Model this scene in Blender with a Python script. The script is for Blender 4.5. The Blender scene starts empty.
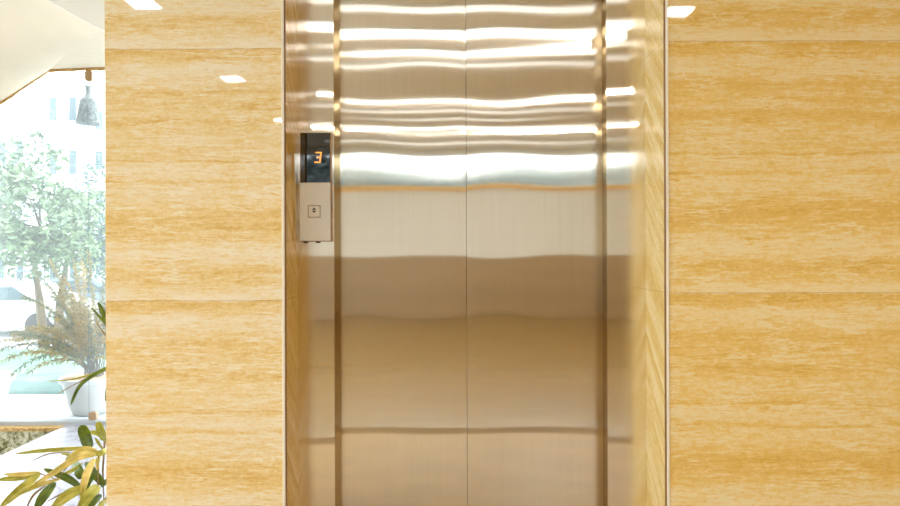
import bpy, bmesh, math, random
from mathutils import Vector, Matrix, noise
C = bpy.context.scene.collection
R = random.Random(7)
F, VX, VY, CZ = 650.0, 440.0, 253.0, 1.0

def P(px, py, Y):                      # point of the place seen at a pixel, at distance Y
    return Vector(((px-VX)/F*Y, Y, CZ+(VY-py)/F*Y))

def srgb(r, g, b):
    f = lambda c: (c/255/12.92) if c/255 <= .04045 else ((c/255+.055)/1.055)**2.4
    return (f(r), f(g), f(b), 1)

# ------------------------------------------------------------------ materials
class N:
    def __init__(s, name):
        s.m = bpy.data.materials.new(name); s.m.use_nodes = True
        s.t = s.m.node_tree; s.t.nodes.clear()
        s.out = s.n('ShaderNodeOutputMaterial')
    def n(s, typ, **kw):
        nd = s.t.nodes.new(typ)
        for k, v in kw.items():
            if k in nd.inputs: nd.inputs[k].default_value = v
            else: setattr(nd, k, v)
        return nd
    def l(s, a, b): s.t.links.new(a, b)
    def math(s, op, a, b=None, c=None):
        nd = s.t.nodes.new('ShaderNodeMath'); nd.operation = op
        for i, v in enumerate((a, b, c)):
            if v is None: continue
            if isinstance(v, (int, float)): nd.inputs[i].default_value = v
            else: s.l(v, nd.inputs[i])
        return nd.outputs[0]
    def ramp(s, fac, stops, interp='LINEAR'):
        r = s.t.nodes.new('ShaderNodeValToRGB'); e = r.color_ramp.elements; r.color_ramp.interpolation = interp
        while len(e) > 1: e.remove(e[0])
        e[0].position = stops[0][0]; e[0].color = stops[0][1]
        for p, c in stops[1:]:
            x = e.new(p); x.color = c
        s.l(fac, r.inputs[0]); return r.outputs[0]

def simple(name, col, rough=.5, metal=0, noise_amt=.06, scale=8, bump=0, spec=.5, coat=0, col2=None, sub=0):
    k = N(name); tc = k.n('ShaderNodeTexCoord')
    nz = k.n('ShaderNodeTexNoise', Scale=scale, Detail=4.0); k.l(tc.outputs['Object'], nz.inputs['Vector'])
    c = srgb(*col); c2 = srgb(*col2) if col2 else tuple(min(1, v*(1-noise_amt*2)) for v in c[:3])+(1,)
    r = k.ramp(nz.outputs[0], [(.3, c2), (.65, c)])
    b = k.n('ShaderNodeBsdfPrincipled', Roughness=rough, Metallic=metal)
    b.inputs['Specular IOR Level'].default_value = spec; b.inputs['Coat Weight'].default_value = coat
    k.l(r, b.inputs['Base Color'])
    if bump:
        bp = k.n('ShaderNodeBump', Strength=bump, Distance=.01); k.l(nz.outputs[0], bp.inputs['Height']); k.l(bp.outputs[0], b.inputs['Normal'])
    k.l(b.outputs[0], k.out.inputs[0]); return k.m

PER = .8135
BANDS = [(48,.3),(51,.22),(56,.42),(61,.5),(65,.85),(74,.75),(84,.62),(90,.38),(97,.5),(106,.5),(114,.62),(121,.36),(128,.5),
         (136,.66),(152,.62),(158.5,.58),(159.6,.1),(161.5,.66),(171,.8),(178,.68),(181,.42),(184,.72),(198,.66),(208,.5),(218,.27),
         (228,.36),(240,.58),(250,.82),(262,.78),(270,.4),(284,.52),(295,.9)]
def travertine(name, z0, diagonal=0, spec=.5, dark=(233,190,110), mid=(246,219,156), light=(254,241,214), axis='X'):
    k = N(name); tc = k.n('ShaderNodeTexCoord'); sp = k.n('ShaderNodeSeparateXYZ'); k.l(tc.outputs['Object'], sp.inputs[0])
    u = sp.outputs[axis]; z = sp.outputs['Z']
    zz = z
    if diagonal: zz = k.math('MULTIPLY_ADD', u, diagonal, z)
    def cn(su, sz, scale, detail, dist=0, off=0):
        cb = k.n('ShaderNodeCombineXYZ'); k.l(k.math('MULTIPLY', u, su), cb.inputs[0]); k.l(k.math('MULTIPLY', zz, sz), cb.inputs[2]); cb.inputs[1].default_value = off
        nz = k.n('ShaderNodeTexNoise', Scale=scale, Detail=detail, Distortion=dist, Roughness=.6); k.l(cb.outputs[0], nz.inputs['Vector']); return nz.outputs[0]
    warp = cn(1, 2.2, 5.0, 5.0, 0, 3.1)
    warp2 = cn(1, 3.5, 24.0, 3.0, 0, 9.1)
    v = k.math('DIVIDE', k.math('SUBTRACT', zz, z0), PER)
    v = k.math('ADD', v, k.math('MULTIPLY', k.math('SUBTRACT', warp, .5), .06))
    v = k.math('ADD', v, k.math('MULTIPLY', k.math('SUBTRACT', warp2, .5), .008))
    v = k.math('FRACT', v)
    st = sorted([((300-y)/252, (c, c, c, 1)) for y, c in BANDS])
    base = k.ramp(v, st)
    streak = cn(1.3, 15, 5.0, 7.0, .6, 1.7)
    fine = cn(3, 22, 9.0, 8.0, .8, 6.3)
    mott = cn(5, 9, 11.0, 5.0, .2, 4.4)
    a = k.math('MULTIPLY_ADD', k.math('SUBTRACT', base, .55), .95, .55)
    a = k.math('ADD', a, k.math('MULTIPLY', k.math('SUBTRACT', streak, .5), .7))
    a = k.math('ADD', a, k.math('MULTIPLY', k.math('SUBTRACT', fine, .5), .9))
    a = k.math('ADD', a, k.math('MULTIPLY', k.math('SUBTRACT', mott, .5), .9))
    grain = cn(60, 75, 3.0, 2.0, 0, 2.2)
    a = k.math('ADD', a, k.math('MULTIPLY', k.math('SUBTRACT', grain, .5), .55))
    for so, thr, amt, sz_ in ((21.0, .022, .8, 9), (33.0, .016, .75, 14), (47.0, .018, -.65, 11), (58.0, .02, .6, 6)):
        rn = cn(1.1, sz_*1.2, 2.2, 6.0, .25, so)
        rg = k.math('SUBTRACT', 1, k.math('MINIMUM', k.math('DIVIDE', k.math('ABSOLUTE', k.math('SUBTRACT', rn, .5)), thr), 1))
        br = cn(2.5, 5, 2.0, 2.0, 0, so+5)
        a = k.math('MULTIPLY_ADD', k.math('MULTIPLY', rg, k.math('MAXIMUM', k.math('MULTIPLY_ADD', br, 4, -1.7), 0)), amt, a)
    col = k.ramp(a, [(.0, srgb(*dark)), (.5, srgb(*mid)), (1.0, srgb(*light))])
    # small white flecks
    fl = cn(9, 32, 6.0, 3.0, 0, 12.0)
    flm = k.ramp(fl, [(.62, (0,0,0,1)), (.67, (1,1,1,1))])
    mx = k.n('ShaderNodeMixRGB'); k.l(k.math('MULTIPLY', flm, .55), mx.inputs[0]); k.l(col, mx.inputs[1]); mx.inputs[2].default_value = srgb(250,238,215)
    # grout joint
    j = k.math('FRACT', k.math('DIVIDE', k.math('SUBTRACT', z, z0), PER))
    jj = k.math('MINIMUM', j, k.math('SUBTRACT', 1, j))
    jm = k.math('LESS_THAN', jj, .0022)
    m2 = k.n('ShaderNodeMixRGB'); k.l(k.math('MULTIPLY', jm, .4), m2.inputs[0]); k.l(mx.outputs[0], m2.inputs[1]); m2.inputs[2].default_value = srgb(200,150,80)
    b = k.n('ShaderNodeBsdfPrincipled', Roughness=.025); b.inputs['Specular IOR Level'].default_value = spec; b.inputs['Roughness'].default_value = .025 if spec == .5 else .08
    k.l(m2.outputs[0], b.inputs['Base Color']); k.l(b.outputs[0], k.out.inputs[0]); return k.m

def steel(name, col, rough, aniso, scratch=.02):
    k = N(name); tc = k.n('ShaderNodeTexCoord')
    mp = k.n('ShaderNodeMapping'); mp.inputs['Scale'].default_value = (500, 500, 2); k.l(tc.outputs['Object'], mp.inputs[0])
    nz = k.n('ShaderNodeTexNoise', Scale=1.0, Detail=3.0); k.l(mp.outputs[0], nz.inputs['Vector'])
    c = srgb(*col); c2 = tuple(v*.93 for v in c[:3])+(1,)
    r = k.ramp(nz.outputs[0], [(.3, c2), (.7, c)])
    b = k.n('ShaderNodeBsdfAnisotropic', Roughness=rough); b.inputs['Anisotropy'].default_value = aniso
    tg = k.n('ShaderNodeTangent'); tg.direction_type = 'RADIAL'; tg.axis = 'Z'
    k.l(tg.outputs[0], b.inputs['Tangent'])
    k.l(r, b.inputs['Color']); k.l(b.outputs[0], k.out.inputs[0]); return k.m

def emit(name, col, s):
    k = N(name); e = k.n('ShaderNodeEmission', Strength=s); e.inputs[0].default_value = (*col, 1); k.l(e.outputs[0], k.out.inputs[0]); return k.m

def glass(name, tint=(.975,.99,.988), washout=.0, refl=1.0):
    k = N(name); t = k.n('ShaderNodeBsdfTransparent'); t.inputs[0].default_value = (*tint, 1)
    g = k.n('ShaderNodeBsdfGlossy', Roughness=.01); fr = k.n('ShaderNodeFresnel', IOR=1.45)
    m = k.n('ShaderNodeMixShader'); k.l(k.math('MULTIPLY', fr.outputs[0], refl), m.inputs[0]); k.l(t.outputs[0], m.inputs[1]); k.l(g.outputs[0], m.inputs[2])
    o = m.outputs[0]
    if washout:
        tr = k.n('ShaderNodeBsdfTranslucent'); tr.inputs[0].default_value = (.95, .98, .98, 1)
        tc = k.n('ShaderNodeTexCoord'); nz = k.n('ShaderNodeTexNoise', Scale=5.0, Detail=4.0); k.l(tc.outputs['Object'], nz.inputs['Vector'])
        m2 = k.n('ShaderNodeMixShader'); k.l(k.math('MULTIPLY_ADD', nz.outputs[0], washout*.3, washout*.85), m2.inputs[0]); k.l(o, m2.inputs[1]); k.l(tr.outputs[0], m2.inputs[2]); o = m2.outputs[0]
    k.l(o, k.out.inputs[0]); return k.m

M = {}
M['trav_l'] = travertine('travertine left', P(0,300,2.1).z)  # paler than the right wall: window daylight is put into the tile colour
M['trav_r'] = travertine('travertine right', P(0,294,2.1).z, dark=(234,186,88), mid=(246,209,124), light=(253,233,184))
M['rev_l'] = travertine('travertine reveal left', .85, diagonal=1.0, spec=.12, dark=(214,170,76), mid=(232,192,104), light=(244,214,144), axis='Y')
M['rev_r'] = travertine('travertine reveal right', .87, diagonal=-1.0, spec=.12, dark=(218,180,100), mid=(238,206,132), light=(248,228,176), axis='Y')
M['steel'] = steel('brushed steel door', (248,242,230), .095, -.85)
M['steel2'] = steel('brushed steel frame', (248,242,230), .09, -.85)
M['trim'] = simple('cream trim', (252,244,228), .3, 0, .02)
M['trimdark'] = simple('trim gap', (150,110,60), .5)
M['white_metal'] = simple('panel silver', (250,253,255), .6, 0, .02, 60)
M['bronze'] = simple('bronze side', (170,130,85), .35, .8)
M['bezel'] = simple('bezel grey', (196,192,184), .4)
M['black'] = simple('black plastic', (14,12,10), .12, 0, .1)
M['screen'] = simple('display glass', (10,14,20), .03, 0, .1, spec=1.0, coat=1)
M['digit'] = emit('orange digit', (1, .3, .06), .7)
M['ink'] = simple('arrow ink', (70,70,75), .5)
M['button'] = simple('button white', (248,247,244), .3, 0, .01)
M['ceiling'] = simple('ceiling paint', (247,244,238), .8, 0, .02)
M['soffit'] = simple('cream plaster', (240,228,208), .7, 0, .03, 3)
M['fascia'] = simple('white plaster', (246,246,244), .7, 0, .02)
M['gold'] = simple('sealant edge', (170,128,62), .6, 0, .3, 60, .5, col2=(222,190,130))
M['floor'] = simple('brown stone floor', (160,128,70), .2, 0, .1, 5, col2=(142,112,56))
M['floor_gold'] = simple('honey stone floor', (178,142,66), .3, 0, .1, 5)
M['floor_dark'] = simple('dark stone band', (140,110,58), .6)
M['wood'] = simple('brown panel', (184,158,120), .35, 0, .15, 4)
M['amber'] = simple('amber beam', (252,206,124), .5)
M['pale'] = simple('pale wall', (244,246,244), .6)
M['glass'] = glass('window glass', washout=.06)  # milky share in the pane stands in for the overexposed view outside
M['glass2'] = glass('clear glass')
M['frame'] = simple('window frame', (230,232,232), .4)
M['light'] = emit('lamp diffuser', (1, .97, .92), 52)
M['strip'] = emit('strip diffuser', (1, .96, .89), 1.3)
M['dim'] = emit('cove diffuser', (1, .96, .89), .48)
M['pot'] = simple('white glazed pot', (196,196,194), .3, 0, .02)
M['soil'] = simple('soil', (196,160,120), .9, 0, .3, 40)
M['clamp'] = simple('bronze clamp', (190,160,125), .35, .6)
M['bell'] = simple('carved grey wood', (110,122,120), .6, 0, .4, 70, .8, col2=(36,46,46))
M['cord'] = simple('cord', (160,165,160), .7)
M['palm_d'] = simple('palm leaf dark', (104,122,20), .4, 0, .3, 30, col2=(60,82,8))
M['palm_o'] = simple('palm leaf olive', (190,180,84), .4, 0, .2, 25, col2=(136,140,40))
M['palm_y'] = simple('palm leaf straw', (226,204,130), .45, 0, .2, 25, col2=(180,164,72))
M['stem'] = simple('palm stem', (140,112,70), .6)
M['feather'] = simple('feathery foliage', (192,164,88), .7, 0, .3, 6, col2=(128,122,58))
M['feather2'] = simple('green feathery foliage', (126,140,104), .7, 0, .3, 6, col2=(84,100,70))
M['twig'] = simple('grey twig', (104,92,80), .8)
M['leaf'] = simple('tree leaf', (112,134,92), .6, 0, .2, 3, col2=(58,82,62))
M['leaf2'] = simple('blue green leaf', (84,112,104), .6, 0, .2, 3, col2=(52,78,76))
M['leaf3'] = simple('grey green leaf', (116,126,124), .6, 0, .2, 3, col2=(78,90,90))
M['bark'] = simple('bark', (104,92,74), .9)
M['bldg'] = simple('white render', (240,243,243), .8, 0, .02)
M['bwin'] = simple('building glass', (66,86,92), .4)
M['asphalt'] = simple('pale road', (170,178,180), .9, 0, .06, .5)
M['grass'] = simple('grass', (98,134,116), .9, 0, .1, 2)
M['terrace'] = simple('white terrace', (176,182,188), .5, 0, .02)
M['rail'] = simple('grey paint', (96,116,122), .6)
M['car'] = simple('pale car paint', (196,206,210), .25, 0, .02, coat=1)
M['car2'] = simple('blue grey car paint', (120,138,150), .25, 0, .02, coat=1)
M['tyre'] = simple('tyre', (60,62,64), .8)
def speckle():
    k = N('speckled stone'); tc = k.n('ShaderNodeTexCoord')
    nz = k.n('ShaderNodeTexNoise', Scale=42.0, Detail=6.0, Roughness=.75); k.l(tc.outputs['Object'], nz.inputs['Vector'])
    n2 = k.n('ShaderNodeTexNoise', Scale=7.0, Detail=3.0); k.l(tc.outputs['Object'], n2.inputs['Vector'])
    c = k.ramp(k.math('ADD', k.math('MULTIPLY', nz.outputs[0], .75), k.math('MULTIPLY', n2.outputs[0], .35)), [(.42, srgb(48,50,14)), (.52, srgb(120,112,62)), (.6, srgb(190,186,160)), (.7, srgb(225,222,205))])
    b = k.n('ShaderNodeBsdfPrincipled', Roughness=.6); k.l(c, b.inputs['Base Color']); k.l(b.outputs[0], k.out.inputs[0]); return k.m
M['speckle'] = speckle()
def marble():
    k = N('white marble'); tc = k.n('ShaderNodeTexCoord')
    w = k.n('ShaderNodeTexNoise', Scale=2.5, Detail=8.0, Distortion=1.5); k.l(tc.outputs['Object'], w.inputs['Vector'])
    c = k.ramp(w.outputs[0], [(.3, srgb(182,182,192)), (.47, srgb(178,178,189)), (.5, srgb(146,146,160)), (.53, srgb(180,180,190)), (.8, srgb(186,186,196))])
    b = k.n('ShaderNodeBsdfPrincipled', Roughness=.18); k.l(c, b.inputs['Base Color']); k.l(b.outputs[0], k.out.inputs[0]); return k.m
M['marble'] = marble()

# ------------------------------------------------------------------ mesh helpers
def obj(name, bm, mat, parent=None, smooth=False, bevel=0):
    me = bpy.data.meshes.new(name)
    if bevel: bmesh.ops.bevel(bm, geom=bm.edges[:], offset=bevel, segments=2, affect='EDGES', clamp_overlap=True)
    bmesh.ops.recalc_face_normals(bm, faces=bm.faces)
    bm.to_mesh(me); bm.free(); o = bpy.data.objects.new(name, me); C.objects.link(o)
    o.data.materials.append(M[mat])
    if smooth:
        for p in me.polygons: p.use_smooth = True
        me.set_sharp_from_angle(angle=.8)
    if parent: o.parent = parent; o.location = -Vector(parent.location)
    return o
def thing(name, label, cat, loc, group=None):
    o = bpy.data.objects.new(name, None); C.objects.link(o); o.location = loc; o.empty_display_size = .05
    o['label'] = label; o['category'] = cat
    if group: o['group'] = group
    return o
def tag(o, label, cat, group=None, kind=None):
    o['label'] = label; o['category'] = cat
    if group: o['group'] = group
    if kind: o['kind'] = kind
    return o
# NB: all meshes are authored in world coordinates; a child of a thing is shifted by minus the thing's base.
def sub(name, bm, mat, parent, **k):       # a sub-part: parent mesh already carries the shift
    o = obj(name, bm, mat, None, **k); o.parent = parent; return o
def struct(name, bm, mat, **k):
    o = obj(name, bm, mat, **k); o['kind'] = 'structure'; return o
def box(bm, x0, x1, y0, y1, z0, z1):
    r = bmesh.ops.create_cube(bm, size=1)
    for v in r['verts']:
        v.co = Vector(((x0+x1)/2+v.co.x*(x1-x0), (y0+y1)/2+v.co.y*(y1-y0), (z0+z1)/2+v.co.z*(z1-z0)))
    return bm
def B(*a): return box(bmesh.new(), *a)
def prism(bm, pts, y0, y1):               # outline in XZ extruded along Y
    a = [bm.verts.new((x, y0, z)) for x, z in pts]; b = [bm.verts.new((x, y1, z)) for x, z in pts]
    bm.faces.new(a); bm.faces.new(b[::-1]); n = len(pts)
    for i in range(n): bm.faces.new((a[i], a[(i+1) % n], b[(i+1) % n], b[i]))
def prismz(bm, pts, z0, z1):
    a = [bm.verts.new((x, y, z0)) for x, y in pts]; b = [bm.verts.new((x, y, z1)) for x, y in pts]
    bm.faces.new(a); bm.faces.new(b[::-1]); n = len(pts)
    for i in range(n): bm.faces.new((a[i], a[(i+1) % n], b[(i+1) % n], b[i]))
def tube(bm, pts, rad, seg=8):
    rads = rad if isinstance(rad, (list, tuple)) else [rad]*len(pts); prev = None; rings = []
    for i, p in enumerate(pts):
        d = (pts[min(i+1, len(pts)-1)]-pts[max(i-1, 0)]).normalized()
        a = d.cross(Vector((0, 0, 1))) if abs(d.z) < .9 else d.cross(Vector((1, 0, 0)))
        a.normalize(); b = d.cross(a)
        rings.append([bm.verts.new(p+(a*math.cos(t)+b*math.sin(t))*rads[i]) for t in [2*math.pi*j/seg for j in range(seg)]])
    for r0, r1 in zip(rings, rings[1:]):
        for j in range(seg): bm.faces.new((r0[j], r0[(j+1) % seg], r1[(j+1) % seg], r1[j]))
    bm.faces.new(rings[0][::-1]); bm.faces.new(rings[-1])
def lathe(bm, c, prof, seg=40, fn=None):
    rings = []
    for r, z in prof:
        rings.append([bm.verts.new((c[0]+(r+(fn(2*math.pi*j/seg, z) if fn else 0))*math.cos(2*math.pi*j/seg), c[1]+(r+(fn(2*math.pi*j/seg, z) if fn else 0))*math.sin(2*math.pi*j/seg), c[2]+z)) for j in range(seg)])
    for r0, r1 in zip(rings, rings[1:]):
        for j in range(seg): bm.faces.new((r0[j], r0[(j+1) % seg], r1[(j+1) % seg], r1[j]))
    bm.faces.new(rings[0][::-1]); bm.faces.new(rings[-1])

# ------------------------------------------------------------------ levels of the lift front
D, FR, DR = 2.10, 2.29, 2.375
ZC = 2.60
XL = P(105.5, 0, D).x; X1 = P(284, 0, D).x; X2 = P(666.5, 0, D).x; XR = 4.6
XF1, XF2 = P(334, 0, FR).x, P(607, 0, FR).x
XD1, XD2 = P(341, 0, DR).x, P(602, 0, DR).x
XS = P(466.6, 0, DR).x
ZH, ZF = 2.22, 2.10                        # top of the opening, top of the door

struct('wall_left', B(XL, X1, D, D+.16, 0, ZC), 'trav_l')
struct('wall_right', B(X2, XR, D, D+.16, 0, ZC), 'trav_r')
struct('wall_front', B(X1, X2, D, D+.16, ZH, ZC), 'trav_r')
def slab(x0, x1): return B(x0, x1, D+.001, FR+.02, 0, ZH)
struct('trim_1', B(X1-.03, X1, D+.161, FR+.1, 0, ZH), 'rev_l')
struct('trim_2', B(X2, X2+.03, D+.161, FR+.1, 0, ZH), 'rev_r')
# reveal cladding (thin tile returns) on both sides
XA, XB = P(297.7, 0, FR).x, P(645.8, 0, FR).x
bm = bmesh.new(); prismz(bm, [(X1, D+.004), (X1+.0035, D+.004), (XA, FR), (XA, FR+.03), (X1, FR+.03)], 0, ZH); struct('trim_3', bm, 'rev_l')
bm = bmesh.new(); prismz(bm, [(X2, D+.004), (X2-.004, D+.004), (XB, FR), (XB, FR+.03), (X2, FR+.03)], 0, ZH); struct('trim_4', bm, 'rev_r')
struct('trim_5', B(X1, X2, D+.16, FR+.1, ZH-.01, ZH+.02), 'rev_l')
# polished corner beads
struct('trim_6', B(X1-.0065, X1+.0025, D-.0035, D+.006, 0, ZH), 'trim', bevel=.0015)
struct('trim_7', B(X2-.0015, X2+.0075, D-.0035, D+.006, 0, ZH), 'trim', bevel=.0015)
struct('trim_8', B(X1+.0026, X1+.0062, D-.001, D+.008, 0, ZH), 'trimdark')
struct('trim_9', B(X2-.0052, X2-.0016, D-.001, D+.008, 0, ZH), 'trimdark')

# lift door: frame, returns, two leaves
door = bpy.data.objects.new('door_1', None); C.objects.link(door); door.location = ((X1+X2)/2, DR, 0); door['kind'] = 'structure'
def framebm(xa, xb, xd, s):
    bm = bmesh.new()
    if s < 0: prismz(bm, [(xa, FR), (xb, FR), (xd, DR), (xd, DR+.06), (xa, DR+.06)], .0, ZF)
    else: prismz(bm, [(xb, FR), (xa, FR), (xa, DR+.06), (xd, DR+.06), (xd, DR)], .0, ZF)
    return bm
for nm, a in (('door_jamb', (XA, XF1, XD1-.004, -1)), ('door_jamb', (XB, XF2, XD2+.004, 1))):
    bm = framebm(*a); bmesh.ops.recalc_face_normals(bm, faces=bm.faces)
    obj(nm, bm, 'steel2', door, bevel=.0016)
M['steel_shaded'] = steel('shaded hairline steel', (196,176,142), .12, -.6)  # dark reflections on the jamb returns are put into this steel's colour
def ret(xa, xb, s):
    bm = bmesh.new(); e = .0012*s; prismz(bm, [(xa, FR+.004), (xb, DR-.002), (xb+e, DR-.002), (xa+e, FR+.004)], .001, ZF-.001); return bm
obj('jamb_return', ret(XF1, XD1-.004, 1), 'steel_shaded', door); obj('jamb_return', ret(XF2, XD2+.004, -1), 'steel_shaded', door)
obj('door_head', B(XA, XB, FR, DR+.06, ZF, ZH-.011), 'steel2', door, bevel=.0015)
def leaf(x0, x1, ph, flip):
    nx, nz = 40, 110; bm = bmesh.new(); g = []
    for j in range(nz+1):
        z = .012+(ZF-.014)*j/nz; row = []
        for i in range(nx+1):
            u = i/nx; x = x0+(x1-x0)*u
            w = math.sin(math.pi*u)**1.0
            y = DR+.00024*w*math.sin(13*z-1.56+ph)+.00022*math.sin(2*math.pi*u+.6)*math.sin(11.5*z+ph*2)
            y += .0012*((2*u-1)**2-1)*0.3
            if i in (0, nx): y += .0008
            row.append(bm.verts.new((x, y, z)))
        g.append(row)
    for j in range(nz):
        for i in range(nx): bm.faces.new((g[j][i], g[j][i+1], g[j+1][i+1], g[j+1][i]))
    r = bmesh.ops.extrude_face_region(bm, geom=bm.faces[:])
    for v in r['geom']:
        if isinstance(v, bmesh.types.BMVert): v.co.y = DR+.035
    return bm
obj('door_leaf', leaf(XD1-.02, XS-.0007, 0, 0), 'steel', door, smooth=True)
obj('door_leaf', leaf(XS+.0007, XD2+.02, .35, 1), 'steel', door, smooth=True)
obj('door_sill', B(XA, XB, D+.165, DR+.05, -.03, .004), 'bronze', door)
struct('wall_back', B(X1-.02, X2+.02, DR+.075, DR+.2, 0, ZC), 'black')

# call panel
pc = thing('call_panel', 'slim lift call panel with red number display, on the left door frame', 'call panel', ((P(315, 0, FR)).x, FR, P(0, 241, FR).z))
YP = FR-.022
a, b = P(299.5, 132, YP), P(331.5, 241, YP); m = P(0, 182, YP)
obj('housing', B(a.x+.002, b.x, YP+.004, FR-.0005, b.z, a.z), 'bronze', pc, bevel=.001)
obj('screen', B(a.x+.0045, b.x-.004, YP, YP+.006, m.z+.0006, a.z-.001), 'screen', pc, bevel=.0006)
s2 = obj('faceplate', B(a.x+.0015, b.x-.0035, YP-.0005, YP+.006, b.z+.002, m.z-.0006), 'white_metal', pc, bevel=.0012)
bt = P(314.5, 211, YP)
obj('bezel', B(bt.x-.0225, bt.x+.0225, YP-.0022, YP+.001, bt.z-.0225, bt.z+.0225), 'bezel', pc, bevel=.001)
bo = obj('button', B(bt.x-.0185, bt.x+.0185, YP-.0045, YP, bt.z-.0185, bt.z+.0185), 'button', pc, bevel=.002)
bm = bmesh.new(); q = bt.x; z = bt.z+.004
prism(bm, [(q-.0075, z+.0015), (q+.0075, z+.0015), (q, z+.0095)], YP-.0052, YP-.0044)
prism(bm, [(q-.0075, z-.0015), (q, z-.0095), (q+.0075, z-.0015)], YP-.0052, YP-.0044)
sub('arrow_mark', bm, 'ink', bo)
bm = bmesh.new(); dc = P(318.5, 157, YP); w, h, t = .0105, .019, .0042; sk = .12
def seg(x0, x1, z0, z1): prism(bm, [(dc.x+x0+z0*sk, dc.z+z0), (dc.x+x1+z0*sk, dc.z+z0), (dc.x+x1+z1*sk, dc.z+z1), (dc.x+x0+z1*sk, dc.z+z1)], YP-.0012, YP-.0002)
seg(-w, w, h-t, h); seg(-w*.5, w, -t/2, t/2); seg(-w, w, -h, -h+t); seg(w-t, w, t/2+.0008, h-t-.0008); seg(w-t, w, -h+t+.0008, -t/2-.0008)
obj('number_digit', bm, 'digit', pc)
for dx in (.012, .055): obj('screw', B(a.x+dx, a.x+dx+.012, YP+.008, YP+.014, b.z-.005, b.z), 'black', pc)

# ------------------------------------------------------------------ lobby shell
BX = P(62, 427, 0).x; BX = -2.19
YB = -5.3
struct('floor', B(-4.6, XR, YB, 1.05, -.05, 0), 'floor')
struct('floor.001', B(-4.6, XR, 1.05, 1.17, -.05, 0), 'floor_dark')
struct('floor.002', B(BX, XR, 1.17, D+.16, -.05, 0), 'floor_gold')
struct('floor.003', B(BX, 1.2, D+.161, 3.80, -.05, 0), 'marble')
struct('floor.004', B(-4.6, BX-.001, 1.17, 2.2, -.05, 0), 'marble')
struct('ceiling', B(-4.6, XR, YB, D+.1, ZC, ZC+.1), 'ceiling')
struct('ceiling.001', B(-4.6, 1.2, D+.161, 3.0, ZC, ZC+.1), 'ceiling')
struct('wall_right.001', B(XR, XR+.15, YB, D+.16, 0, ZC), 'trav_r')
# planter bed at the window
struct('trim_10', B(-4.6, BX-.002, 3.74, 3.80, -.018, .0), 'gold')
struct('trim_11', B(-4.6, BX-.002, 3.745, 3.80, -.3, -.019), 'speckle')
struct('trim_12', B(-4.6, 1.2, 3.801, 3.90, -.3, .022), 'terrace')
struct('floor.005', B(-4.6, BX-.002, 2.2, 3.744, -.3, -.16), 'speckle')
# stones in the bed
stones = []
for i in range(26):
    x = R.uniform(-2.75, -2.26); y = R.uniform(3.3, 3.68); s = R.uniform(.03, .055)
    if any((x-u)**2+(y-v)**2 < (s+w)**2*1.0 for u, v, w in stones): continue
    stones.append((x, y, s))
    bm = bmesh.new(); bmesh.ops.create_icosphere(bm, subdivisions=2, radius=s)
    for v in bm.verts: v.co = Vector((v.co.x*1.1, v.co.y, v.co.z*.7))*(1+.12*noise.noise(v.co*30+Vector((i, 0, 0))))+Vector((x, y, -.16+s*.66))
    tag(obj('pebble', bm, 'speckle', smooth=True), 'mottled stone among the pebbles in the bed by the window', 'pebble', 'pebbles in the window bed')

# rear wall: panelling, pale band, amber beam, clerestory
struct('wall_rear', B(-4.6, XR, YB-.15, YB, 0, .96), 'wood')
struct('wall_rear.001', B(-4.6, XR, YB-.15, YB, .96, 1.955), 'pale')
struct('trim_13', B(-4.6, XR, YB-.15, YB+.03, 1.955, 2.02), 'amber')
w1 = bpy.data.objects.new('window_1', None); C.objects.link(w1); w1.location = (0, YB-.07, 2.02); w1['kind'] = 'structure'
obj('pane', B(-2.25, 3.2, YB-.08, YB-.07, 2.02, 2.5), 'glass2', w1)
struct('wall_rear.004', B(-2.25, 3.2, YB-.15, YB, 2.5, ZC), 'pale')
struct('wall_rear.002', B(-4.6, -2.25, YB-.15, YB, 2.02, ZC), 'trav_l')
struct('wall_rear.003', B(3.2, XR, YB-.15, YB, 2.02, ZC), 'trav_l')
for x in (-2.22, .48, 3.17): obj('mullion', B(x-.03, x+.03, YB-.11, YB-.03, 2.021, 2.499), 'frame', w1)
# unseen left side glazing, added to let daylight into the lobby
struct('wall_left.001', B(-4.75, -4.6, YB, 3.8, 0, .45), 'pale')
struct('wall_left.003', B(-4.63, -4.6, YB, -3.2, .451, ZC), 'trav_l')  # unseen corner wall, added to block a sliver of sky mirrored in the tiles
w2 = bpy.data.objects.new('window_added', None); C.objects.link(w2); w2.location = (-4.68, 0, .45); w2['kind'] = 'structure'
obj('pane', B(-4.69, -4.68, YB, 3.8, .45, ZC), 'glass2', w2)
for i in range(7): y = YB+.05+i*1.5; obj('mullion', B(-4.72, -4.64, y-.03, y+.03, .451, ZC-.001), 'frame', w2)

# ------------------------------------------------------------------ back-left window
GY = 3.85
def glasspane(pts):
    bm = bmesh.new(); prism(bm, pts, GY-.001, GY+.001)
    bm.normal_update(); bmesh.ops.delete(bm, geom=[f for f in bm.faces if abs(f.normal.x) > .9], context='FACES_ONLY'); return bm
w3 = bpy.data.objects.new('window_3', None); C.objects.link(w3); w3.location = (-2.3, GY, .022); w3['kind'] = 'structure'
p0, p1, p2, p3, p4 = P(-60, 145, GY), P(0, 104, GY), P(50, 70, GY), P(88.5, 68.5, GY), P(150, 67, GY)
obj('pane', glasspane([(p0.x, .022), (p3.x-.001, .022), (p3.x-.001, p3.z), (p2.x, p2.z), (p1.x, p1.z), (p0.x, p0.z)]), 'glass', w3)
obj('pane', glasspane([(p3.x+.001, .022), (1.0, .022), (1.0, p4.z), (p3.x+.001, p3.z)]), 'glass', w3)
obj('glass_joint', B(p3.x-.0008, p3.x+.0008, GY-.0009, GY+.0009, .023, p3.z), 'rail', w3)
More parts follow.
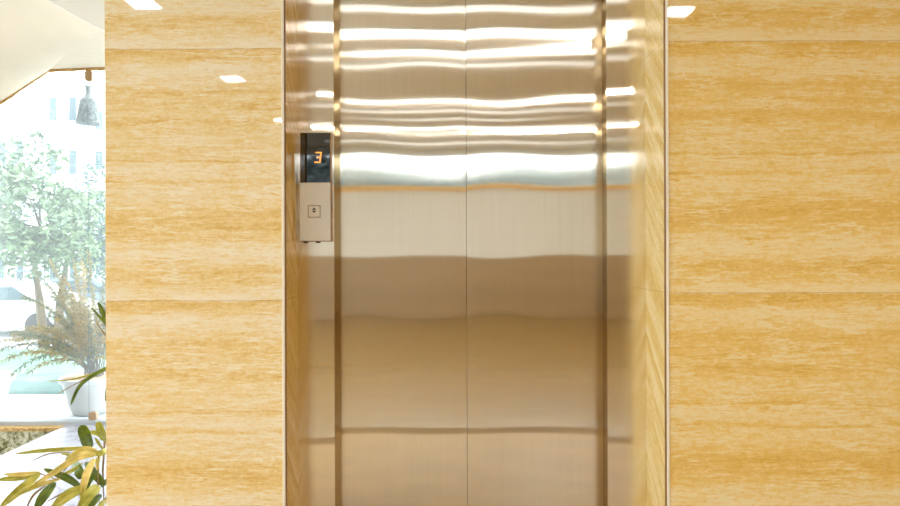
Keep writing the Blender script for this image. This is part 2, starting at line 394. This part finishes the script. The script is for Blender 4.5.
for py, s in ((74, 1), (415.5, .8)):
    c = P(88.5 if py < 100 else 91, py, GY-.02)
    obj('clamp', B(c.x-.021, c.x+.021, GY-.022, GY+.022, c.z-.03*s, c.z+.03*s), 'clamp', w3, bevel=.006)
# ragged sealant / cord along the head of the glass
bm = bmesh.new(); pts = []
for a_, b_, n_ in ((P(-60,145,GY-.02), p1, 10), (p1, p2, 24), (p2, P(150,67,GY), 30)):
    for i in range(n_):
        q = a_.lerp(b_, i/n_); pts.append(Vector((q.x, GY-.014, q.z))+Vector((0, 0, .004*noise.noise(q*40))))
tube(bm, pts, [.009+.004*noise.noise(p*55) for p in pts], 7)
struct('trim_14', bm, 'gold', smooth=True)
# sloping soffit over the window
TY = 3.0
def grid(bm, A, Bb, n=10):
    rows = []
    for a_, b_ in zip(A, Bb): rows.append([bm.verts.new(a_.lerp(b_, i/n)) for i in range(n+1)])
    for r0, r1 in zip(rows, rows[1:]):
        for i in range(n): bm.faces.new((r0[i], r0[i+1], r1[i+1], r1[i]))
def thick(bm, d=.04):
    r = bmesh.ops.extrude_face_region(bm, geom=bm.faces[:])
    bmesh.ops.translate(bm, verts=[v for v in r['geom'] if isinstance(v, bmesh.types.BMVert)], vec=(0, 0, d))
Rr, T1, T2 = P(98, 27, TY), P(50, 0, TY), P(-90, -78, TY)
up = lambda v: Vector((v.x, v.y-.0, v.z+.008))
L0 = P(-90, 166, GY)
bm = bmesh.new(); low = [L0.lerp(p1, i/12) for i in range(12)]+[p1.lerp(p2, i/8) for i in range(9)]; hi = [T2.lerp(T1, i/14) for i in range(14)]+[T1.lerp(Rr, i/6) for i in range(7)]
grid(bm, [up(l) for l in low], hi); thick(bm); struct('ceiling.002', bm, 'soffit', smooth=True)
R2 = P(330, 40, TY); e4 = P(330, 60, GY)
bm = bmesh.new(); grid(bm, [up(p2), up(P(106, 68, GY)), e4], [Rr, P(106, 31, TY), R2]); thick(bm); struct('ceiling.003', bm, 'soffit')
bm = bmesh.new()
prism(bm, [(T2.x, T2.z+.3), (T2.x, T2.z), (T1.x, T1.z), (Rr.x, Rr.z), (P(106,31,TY).x, P(106,31,TY).z), (R2.x, R2.z), (R2.x, T2.z+.3)], TY-.03, TY+.0)
struct('wall_left.002', bm, 'fascia')

# hanging bell-shaped ornament
BY = 3.97; bt0 = P(88.5, 84, BY); sc = BY/F
hb = thing('hanging_bell', 'carved grey bell ornament hanging on a cord outside the window', 'ornament', (bt0.x, BY, P(0, 123, BY).z))
prof = [(.2,0),(2.6,.3),(3.4,1.4),(2.4,3),(2.3,8),(3,10),(3.8,12),(6.5,14),(7.6,16),(8.2,20),(9,26),(10,33),(10.8,37),(11.2,38.5),(10.6,39),(.5,37)]
bm = bmesh.new(); lathe(bm, (bt0.x, BY, bt0.z), [(r*sc, -z*sc) for r, z in prof], 48,
    lambda a_, z: (.0035*math.sin(a_*9)*math.sin(z*260) if z < -.11 else 0))
obj('bell_body', bm, 'bell', hb, smooth=True)
bm = bmesh.new(); tube(bm, [bt0, P(88.5, 70, BY)], .0015, 5); obj('cord', bm, 'cord', hb)

# ------------------------------------------------------------------ potted feathery plants on the terrace
TZ = 0.0
def pot(cx, cy, s, label, seed, foliage=True, spread=None):
    rr = random.Random(seed)
    t = thing('potted_plant', label, 'potted plant', (cx, cy, TZ), None)
    H = .232*s
    bm = bmesh.new(); lathe(bm, (cx, cy, TZ), [(.085*s, 0), (.105*s, .01), (.125*s, .06*s), (.145*s, .15*s), (.158*s, .19*s), (.162*s, .2*s), (.178*s, .205*s), (.18*s, H), (.165*s, H+.002), (.158*s, H-.02), (.05, H-.022)], 48)
    obj('pot', bm, 'pot', t, smooth=True)
    bm = bmesh.new(); lathe(bm, (cx, cy, TZ), [(.157*s, H-.02), (.157*s, H-.008), (.1*s, H-.002), (.01, H)], 32); obj('soil', bm, 'soil', t, smooth=True)
    bs = bmesh.new(); bf = bmesh.new(); bg = bmesh.new()
    for i in range(spread[0]):
        ang = rr.uniform(spread[1], spread[2]); ln = rr.uniform(.3, .62)*spread[3]; yd = rr.uniform(-.25, .25)
        if rr.random() < .45: ang = ang*.5+rr.uniform(-.1, .1); ln *= 1.1
        base = Vector((cx+rr.uniform(-.05, .05)+.02, cy+rr.uniform(-.04, .04), TZ+H-.01)); pts = []
        for j in range(9):
            tt = j/8; bend = ang*(.35+.9*tt)
            pts.append(base+Vector((math.sin(bend)*ln*tt, yd*ln*tt, math.cos(bend)*ln*tt)))
        tube(bs, pts, [.0028-.0022*j/8 for j in range(9)], 4)
        tgt = bf if rr.random() < .72 else bg
        for j in range(int(170*ln/.45)):
            tt = rr.uniform(.30, 1.0); k = min(int(tt*8), 7); p = pts[k].lerp(pts[k+1], tt*8-k)
            d = (pts[k+1]-pts[k]).normalized(); side = Vector((rr.uniform(-1, 1), rr.uniform(-1, 1), rr.uniform(-1, 1))).normalized()
            dr = (d*.8+side).normalized(); L = rr.uniform(.02, .06)*(1.15-tt*.6)
            w_ = dr.cross(Vector((0, 1, .2))).normalized()*.0016
            q = p+dr*L*.6; e = p+dr*L+Vector((0, 0, -.01))
            v = [tgt.verts.new(c) for c in (p-w_*.5, p+w_*.5, q+w_*1.6, e, q-w_*1.6)]
            tgt.faces.new(v)
    obj('stems', bs, 'twig', t); obj('golden_foliage', bf, 'feather', t)
    if len(bg.verts): obj('green_foliage', bg, 'feather2', t)
    return t
c = P(86, 412, 4.05)
pot(c.x, 4.1, 1.0, 'white pot right of the pair, feathery golden shrub spreading over its rim', 3, spread=(60, -1.25, .5, 1.18))
c = P(-24, 412, 4.05)
pot(c.x, 4.1, 1.0, 'white pot at the left edge, mostly cut off, with sparse drooping sprigs', 5, spread=(12, -1.0, .3, .5))

# ------------------------------------------------------------------ lady palm by the end of the tiled wall
pp = thing('potted_palm', 'lady palm with long olive fingered leaves beside the left tiled wall', 'potted palm', (-1.13, 2.62, 0))
bm = bmesh.new(); lathe(bm, (-1.13, 2.62, 0), [(.09, .0), (.1, .01), (.13, .22), (.14, .24), (.14, .27), (.125, .27), (.12, .24), (.02, .24)], 36); obj('pot', bm, 'pot', pp, smooth=True)
def blade(pts, w, mat, tipround=.0, name='leaf'):
    bm = bmesh.new(); n = 14; cur = []
    for i in range(n+1):
        t = i/n*(len(pts)-1); k = min(int(t), len(pts)-2); f = t-k
        g = lambda q: pts[max(0, min(len(pts)-1, q))]
        a_, b_, c_, d_ = g(k-1), g(k), g(k+1), g(k+2)
        cur.append(.5*((2*b_)+(c_-a_)*f+(2*a_-5*b_+4*c_-d_)*f*f+(3*b_-a_-3*c_+d_)*f**3))
    rows = []
    for i, p in enumerate(cur):
        d = (cur[min(i+1, n)]-cur[max(i-1, 0)]).normalized(); s = d.cross(Vector((.25, -1, .15))).normalized(); nn = d.cross(s)
        t = i/n; prf = max(.02, min(1, (t+.03)*4.5)**.7)*(1-t**5)**.6 if tipround else max(.05, math.sin(math.pi*min(1, t*.92+.06))**.65)
        hw = w/2*prf
        rows.append([bm.verts.new(p-s*hw), bm.verts.new(p-s*hw*.5-nn*hw*.12), bm.verts.new(p+nn*hw*.15), bm.verts.new(p+s*hw*.5-nn*hw*.12), bm.verts.new(p+s*hw)])
    for r0, r1 in zip(rows, rows[1:]):
        for j in range(4): bm.faces.new((r0[j], r0[j+1], r1[j+1], r1[j]))
    r = bmesh.ops.extrude_face_region(bm, geom=bm.faces[:])
    bmesh.ops.translate(bm, verts=[v for v in r['geom'] if isinstance(v, bmesh.types.BMVert)], vec=(0, .0008, 0))
    return obj(name, bm, mat, pp, smooth=True)
def cr4(x, y): return (x/5.563, 415+y/5.563)
def cr3(x, y): return (x/5.618, 340+y/5.618)
def cr6(x, y): return (x/5.618, 270+y/5.618)
PALM = [
 (cr4, [(488,180),(470,110),(448,48)], 74, 'palm_d', 2.52, 1), (cr4, [(585,140),(560,90),(540,30)], 52, 'palm_o', 2.6, 1),
 (cr4, [(600,150),(550,100),(490,88)], 34, 'palm_o', 2.62, 0), (cr4, [(570,190),(545,150),(525,120)], 20, 'palm_o', 2.58, 0),
 (cr4, [(500,172),(380,182),(220,192),(85,208)], 27, 'palm_o', 2.45, 0), (cr4, [(400,200),(270,208),(180,246)], 8, 'stem', 2.5, 0),
 (cr4, [(360,240),(380,215),(335,210)], 18, 'palm_o', 2.5, 0),
 (cr4, [(445,400),(370,345),(240,293)], 46, 'palm_d', 2.47, 0), (cr4, [(520,235),(475,330),(445,462)], 48, 'palm_y', 2.4, 0),
 (cr4, [(530,215),(420,235),(300,310),(150,405)], 42, 'palm_y', 2.42, 0), (cr4, [(540,205),(450,195),(350,275)], 60, 'palm_y', 2.46, 0),
 (cr4, [(400,255),(430,300),(450,350)], 62, 'palm_d', 2.5, 1), (cr4, [(218,312),(120,322),(20,322)], 30, 'palm_y', 2.38, 0),
 (cr4, [(218,316),(110,338),(-15,352)], 40, 'palm_o', 2.38, 0), (cr4, [(215,320),(110,405),(-5,505)], 56, 'palm_o', 2.36, 0),
 (cr4, [(330,348),(190,390),(75,445)], 30, 'palm_y', 2.4, 0), (cr4, [(300,368),(240,440),(190,520)], 62, 'palm_d', 2.38, 0),
 (cr4, [(470,395),(370,440),(280,520)], 70, 'palm_o', 2.36, 0), (cr4, [(545,385),(490,440),(430,530)], 70, 'palm_o', 2.38, 1),
 (cr4, [(470,255),(530,330),(575,385)], 52, 'palm_d', 2.52, 1), (cr4, [(250,385),(180,440),(140,515)], 14, 'stem', 2.42, 0),
 (cr4, [(430,395),(350,425),(255,475)], 10, 'stem', 2.44, 0), (cr4, [(560,210),(540,240),(535,300)], 26, 'palm_y', 2.5, 0),
 (cr4, [(600,180),(570,200),(520,215)], 40, 'palm_o', 2.48, 0), (cr4, [(545,330),(500,350),(470,420)], 34, 'palm_d', 2.5, 0),
 (cr4, [(560,440),(520,470),(480,530)], 46, 'palm_d', 2.44, 0), (cr4, [(455,260),(400,300),(330,330)], 24, 'palm_o', 2.48, 0),
 (cr4, [(595,470),(560,490),(540,540)], 36, 'palm_o', 2.42, 0), (cr4, [(560,395),(600,350),(640,330)], 30, 'palm_d', 2.5, 0),
 (cr3, [(640,135),(560,170),(450,245),(392,362)], 25, 'palm_d', 2.5, 1), (cr3, [(640,140),(520,182),(400,215),(262,222)], 12, 'palm_o', 2.56, 0),
 (cr3, [(620,140),(430,235),(265,328)], 6, 'stem', 2.58, 0), (cr3, [(640,88),(600,92),(562,92)], 9, 'palm_o', 2.5, 0),
 (cr3, [(640,230),(600,260),(588,340)], 14, 'palm_d', 2.5, 0),
 (cr6, [(620,350),(590,260),(548,172)], 34, 'palm_d', 2.5, 0), (cr6, [(630,350),(580,280),(508,202)], 16, 'palm_d', 2.55, 0),
 (cr6, [(615,400),(570,330),(540,285)], 8, 'stem', 2.55, 0), (cr6, [(650,420),(620,400),(600,330)], 20, 'palm_d', 2.6, 0)]
for f_, pts, w_, mat, Y, rd in PALM:
    n = len(pts); q = [P(*f_(*p), Y-.03*math.sin(i/(n-1)*2.5)+.04*(1-i/(n-1))) for i, p in enumerate(pts)]
    blade(q, w_*.86/5.58*Y/F, mat, rd)
def stalk(pts, r): 
    bm = bmesh.new(); tube(bm, pts, r, 7); obj('stalk', bm, 'stem', pp, smooth=True)
b0 = Vector((-1.15, 2.62, .24))
stalk([b0+Vector((-.03,-.03,0)), P(103, 500, 2.58), P(102, 470, 2.56), P(104, 440, 2.54)], .004)
stalk([b0+Vector((-.02,0,0)), P(99, 505, 2.5), P(97, 485, 2.5), P(98, 455, 2.5), P(95, 452, 2.5)], .003)
stalk([b0, P(112, 460, 2.6), P(112, 400, 2.6), P(113, 366, 2.55)], .004)
stalk([b0+Vector((.02,0,0)), P(116, 450, 2.62), P(116, 380, 2.62), P(113, 340, 2.56), P(111, 332, 2.55)], .004)
stalk([P(97, 452, 2.5), P(85, 455, 2.47), P(70, 462, 2.44), P(56, 478, 2.42), P(39, 472, 2.4)], .002)

# ------------------------------------------------------------------ outdoors
GZ = -1.2
struct('floor.006', B(-5.6, 1.2, 3.901, 4.64, -.3, 0), 'terrace')
struct('floor.007', B(-60, 40, -40, 90, GZ-.1, GZ), 'asphalt')
tag(obj('lawn', B(-30, 8, 11.4, 14.9, GZ, GZ+.03), 'grass'), 'strip of pale green lawn between the terrace and the road', 'lawn', kind='stuff')
tag(obj('hedge', (lambda bm: (box(bm, -9, -5.4, 9.2, 9.8, GZ, GZ+.42), bmesh.ops.subdivide_edges(bm, edges=bm.edges[:], cuts=8, use_grid_fill=True), [setattr(v, 'co', v.co+Vector(noise.noise_vector(v.co*5))*.06) for v in bm.verts], bm)[-1])(bmesh.new()), 'leaf2', smooth=True), 'low clipped hedge between the terrace pots and the lawn', 'hedge')

def tree(name, base, h, blobs, nleaf, ls, mat, label, seed, trunks=((0,0),), matdark=None):
    rr = random.Random(seed); t = thing(name, label, 'tree', base)
    bt_ = bmesh.new(); base = Vector(base)
    for tx, lean in trunks:
        top = blobs[rr.randrange(len(blobs))][0]
        pts = [base+Vector((tx, 0, 0)), base+Vector((tx+lean*.3, 0, h*.25)), base+Vector((tx+lean, .1, h*.55)), Vector(top)]
        tube(bt_, pts, [.13*h/5, .1*h/5, .07*h/5, .03], 8)
        for i in range(7):
            s = pts[2].lerp(pts[3], rr.random()*.6); c_, r_ = blobs[rr.randrange(len(blobs))]
            e = Vector(c_)+Vector((rr.uniform(-1,1), rr.uniform(-1,1), rr.uniform(-.6,.8)))*r_*.8
            tube(bt_, [s, s.lerp(e, .5)+Vector((0,0,.15)), e], [.04, .025, .008], 5)
    obj('trunk', bt_, 'bark', t, smooth=True)
    bl = bmesh.new(); tot = sum(r**2 for _, r in blobs)
    for c_, r_ in blobs:
        for i in range(int(nleaf*r_*r_/tot)):
            d = Vector((rr.gauss(0,1), rr.gauss(0,1), rr.gauss(0,1))).normalized()*r_*rr.random()**.45
            d.z *= .8; p = Vector(c_)+d
            if noise.noise(p*1.3+Vector((seed,0,0))) < -.12: continue
            a_ = Vector((rr.uniform(-1,1), rr.uniform(-1,1), rr.uniform(-.7,.7))).normalized(); b_ = a_.cross(Vector((rr.uniform(-1,1), rr.uniform(-1,1), rr.uniform(-1,1)))).normalized()
            s = ls*rr.uniform(.6, 1.3)
            bl.faces.new([bl.verts.new(p+v) for v in (a_*-s, b_*s*.42, a_*s, b_*-s*.42)])
    obj('crown', bl, mat, t)
    return t
def at(px, py, Y): v = P(px, py, Y); return (v.x, v.y, v.z)
tree('broadleaf_tree', (P(44, 0, 15.2).x, 15.2, GZ), 4.5,
     [(at(10,195,14),1.1),(at(45,215,13.7),1.2),(at(78,225,14.2),1.0),(at(25,245,13.6),.9),(at(70,190,14.3),.8),(at(30,160,14.2),.8),(at(-20,200,14),1.4),(at(60,250,14),.8),(at(5,230,14),1.0)],
     9500, .085, 'leaf', 'leafy green tree filling the view outside the window', 11, ((0,-.35),(.3,.25)))
tree('broadleaf_tree.001', (P(112, 0, 20).x, 20, GZ), 5.5, [(at(104,215,20),1.1),(at(112,190,20),1.2),(at(100,245,20),.9),(at(96,262,20),.7)], 3200, .1, 'leaf2',
     'blue green tree at the window\'s right edge, next to the tiled wall', 15)
tree('broadleaf_tree.002', (P(-40, 0, 24).x, 24, GZ), 7, [(at(-30,160,24),2.2),(at(-5,190,24),1.8),(at(-60,190,24),2.5),(at(12,225,24),1.3)], 3800, .14, 'leaf2', 'taller bluish tree far left, behind the leafy green tree', 17)

def building(name, x0, x1, y, z1, label, rows, cols, balc=True, depth=8):
    t = thing(name, label, 'building', ((x0+x1)/2, y, GZ))
    obj('wall', B(x0, x1, y, y+depth, GZ, z1), 'bldg', t)
    obj('parapet', B(x0-.2, x1+.2, y-.25, y+depth, z1+.001, z1+.35), 'bldg', t)
    cw = (x1-x0)/cols; rh = (z1-GZ)/rows
    for r in range(rows):
        for c_ in range(cols):
            cx = x0+cw*(c_+.5); cz = GZ+rh*(r+.5)
            w = obj('window', B(cx-cw*.2, cx+cw*.2, y-.06, y-.001, cz-rh*.24, cz+rh*.26), 'frame', t)
            sub('pane', B(cx-cw*.17, cx+cw*.17, y-.08, y-.061, cz-rh*.21, cz+rh*.23), 'bwin', w)
        if balc and r:
            obj('balcony', B(x0+cw*.2, x1-cw*.2, y-.9, y-.001, GZ+rh*r+.1, GZ+rh*r+.28), 'bldg', t)
            bm = bmesh.new(); zz = GZ+rh*r+.281
            box(bm, x0+cw*.2, x1-cw*.2, y-.9, y-.85, zz+.8, zz+.86)
            n = int((x1-x0)/.35)
            for i in range(n): xx = x0+cw*.25+(x1-x0-cw*.5)*i/(n-1); box(bm, xx-.02, xx+.02, y-.89, y-.86, zz, zz+.8)
            obj('railing', bm, 'rail', t)
    return t
building('apartment_building', P(44,0,34).x, P(84,0,34).x, 34, P(0,82,34).z, 'white apartment block with small windows straight below the hanging bell', 4, 2, True)
building('apartment_building', P(90,0,31).x, P(150,0,31).x, 31, P(0,100,31).z, 'nearer white apartment block with balconies at the right edge of the view', 5, 3, True)
building('apartment_building', P(-60,0,40).x, P(30,0,40).x, 40, P(0,128,40).z, 'pale low building mostly behind the leafy green tree', 4, 5, False)
# street fence
ft = thing('fence', 'grey railing fence across the street behind the parked cars', 'fence', (P(40,0,26).x, 26, GZ))
obj('plinth', B(-24, -10, 26, 26.2, GZ, GZ+.35), 'bldg', ft)
bm = bmesh.new(); 
for i in range(90): x = -24+i*14/90; box(bm, x, x+.045, 26.08, 26.12, GZ+.351, GZ+1.6)
for z in (GZ+.5, GZ+1.5): box(bm, -24, -10, 26.06, 26.14, z, z+.06)
obj('railing', bm, 'rail', ft)
for x in (-21, -17.4, -13.8, -10.4): obj('post', B(x, x+.3, 25.95, 26.25, GZ, GZ+1.9), 'bldg', ft)
def car(x, y, mat, label):
    t = thing('car', label, 'car', (x, y, GZ), 'cars parked across the road')
    bm = bmesh.new()
    prof = [(-2.1,.35),(-2.1,.75),(-1.75,.88),(-1.15,.95),(-.55,1.4),(.75,1.42),(1.45,1.0),(2.0,.92),(2.15,.7),(2.15,.35)]
    prism(bm, [(x+a_, GZ+b_) for a_, b_ in prof], y-.85, y+.85); obj('body', bm, mat, t, bevel=.06)
    bm = bmesh.new(); prism(bm, [(x+a_, GZ+b_) for a_, b_ in [(-.95,.98),(-.48,1.33),(.68,1.35),(1.2,1.0)]], y-.87, y+.87); obj('side_window', bm, 'bwin', t)
    for dx in (-1.35, 1.35):
        for yy in (y-.88, y+.68):
            bm = bmesh.new(); bmesh.ops.create_cone(bm, cap_ends=True, segments=24, radius1=.33, radius2=.33, depth=.2)
            for v in bm.verts: v.co = Vector((x+dx+v.co.x, yy+.1+v.co.z, GZ+.33+v.co.y))
            obj('wheel', bm, 'tyre', t)
car(P(8,0,18).x, 18, 'car', 'pale car parked outside, the left of two under the tree')
car(P(82,0,22).x, 22, 'car2', 'blue grey car parked outside, the one nearer the tiled wall')
# overhead cables
for py0, py1, Yc in ((118, 146, 16), (128, 158, 16.3), (140, 150, 17)):
    bm = bmesh.new(); a_, b_ = P(-60, py0, Yc), P(170, py1, Yc+2)
    tube(bm, [a_.lerp(b_, i/16)-Vector((0, 0, .5*math.sin(math.pi*i/16))) for i in range(17)], .012, 5)
    tag(obj('overhead_cable', bm, 'rail'), 'thin overhead cable crossing above the tree outside', 'cable', 'overhead cables outside')
# trees seen only in reflections through the rear clerestory
tree('broadleaf_tree.003', (-1.5, -9, GZ), 5.5, [((x_,-9+.3*math.sin(x_*5),2.05+.15*math.sin(x_*2.3)),1.15) for x_ in (-4.4,-3.2,-2.1,-1,.2,1.3,2.4,3.6,4.7)], 22000, .12, 'leaf3', 'leafy tree outside the rear windows, mirrored in the display', 21)

# ------------------------------------------------------------------ ceiling lamps
def downlight(x, y, s=.17, label='', mat='light'):
    t = thing('ceiling_light', label or 'small square white ceiling light of the lobby, mirrored in the tiles', 'ceiling light', (x, y, ZC), 'square ceiling lights')
    bm = bmesh.new(); h = s/2+.015; k = s/2
    for a_ in ((-h,h,-h,-k),(-h,h,k,h),(-h,-k,-k,k),(k,h,-k,k)): box(bm, x+a_[0], x+a_[1], y+a_[2], y+a_[3], ZC-.012, ZC-.0005)
    obj('frame', bm, 'frame', t); obj('diffuser', B(x-k, x+k, y-k, y+k, ZC-.008, ZC-.001), mat, t)
for x in (-1.88, 1.58):
    for y in ((.07, -1.72, -3.55) if x < 0 else (-.1, -1.9, -3.7)): downlight(x, y)
def strip(x0, x1, y, w=.06, mat='strip'):
    t = thing('strip_light', 'long linear ceiling light of the lobby, mirrored in the steel doors', 'ceiling light', ((x0+x1)/2, y, ZC), 'linear ceiling lights')
    obj('housing', B(x0-.01, x1+.01, y-w/2-.008, y+w/2+.008, ZC-.02, ZC-.0002), 'frame', t)
    obj('diffuser', B(x0, x1, y-w/2, y+w/2, ZC-.03, ZC-.0201), mat, t)
strip(-1.1, 1.3, .54, .09, 'dim'); strip(-.98, 1.45, .045, .14); strip(-.6, 1.22, -.40, .08); strip(-1.3, 1.7, -.70, .05, 'dim'); strip(-.86, 1.55, -1.92, .06); strip(-1.3, 1.9, -2.4, .06, 'dim'); strip(-.7, 1.2, -2.85, .05, 'dim'); strip(-1.2, 1.7, -3.4, .07); strip(-1.6, 2.2, -4.6, .1, 'dim')  # the rearmost strip is added to brighten the rear wall

# ------------------------------------------------------------------ world, camera
w = bpy.data.worlds.new('World'); bpy.context.scene.world = w; w.use_nodes = True
bg = w.node_tree.nodes['Background']; bg.inputs[0].default_value = (.90, .96, 1.0, 1); bg.inputs[1].default_value = 2.25
def portal(x, y, z, sx, sy, rot):
    l = bpy.data.lights.new('daylight_portal', 'AREA'); l.shape = 'RECTANGLE'; l.size = sx; l.size_y = sy; l.cycles.is_portal = True
    o = bpy.data.objects.new('daylight_portal', l); C.objects.link(o); o.location = (x, y, z); o.rotation_euler = rot
h = math.pi/2
portal(-4.62, (YB+3.8)/2, 1.52, 2.1, 9.1, (0, -h, 0))
portal(.475, YB-.02, 2.33, 5.4, .5, (h, 0, 0))
portal(-2.9, 3.82, 1.0, 3.4, 2.1, (-h, 0, 0))
cam = bpy.data.cameras.new('camera'); co = bpy.data.objects.new('camera', cam); C.objects.link(co)
cam.sensor_width = 36; cam.lens = F*36/900; cam.shift_x = (450-VX)/900; cam.clip_start = .05; cam.clip_end = 300
co.location = (0, 0, CZ); co.rotation_euler = (h, math.radians(0), 0)
co.rotation_euler = (Matrix.Rotation(h, 3, 'X') @ Matrix.Rotation(math.radians(-.2), 3, 'Z')).to_euler()
sc_ = bpy.context.scene; sc_.camera = co
vs = sc_.view_settings; vs.view_transform = 'Standard'; vs.look = 'None'; vs.gamma = 1; vs.use_curve_mapping = False; vs.exposure = 1.72
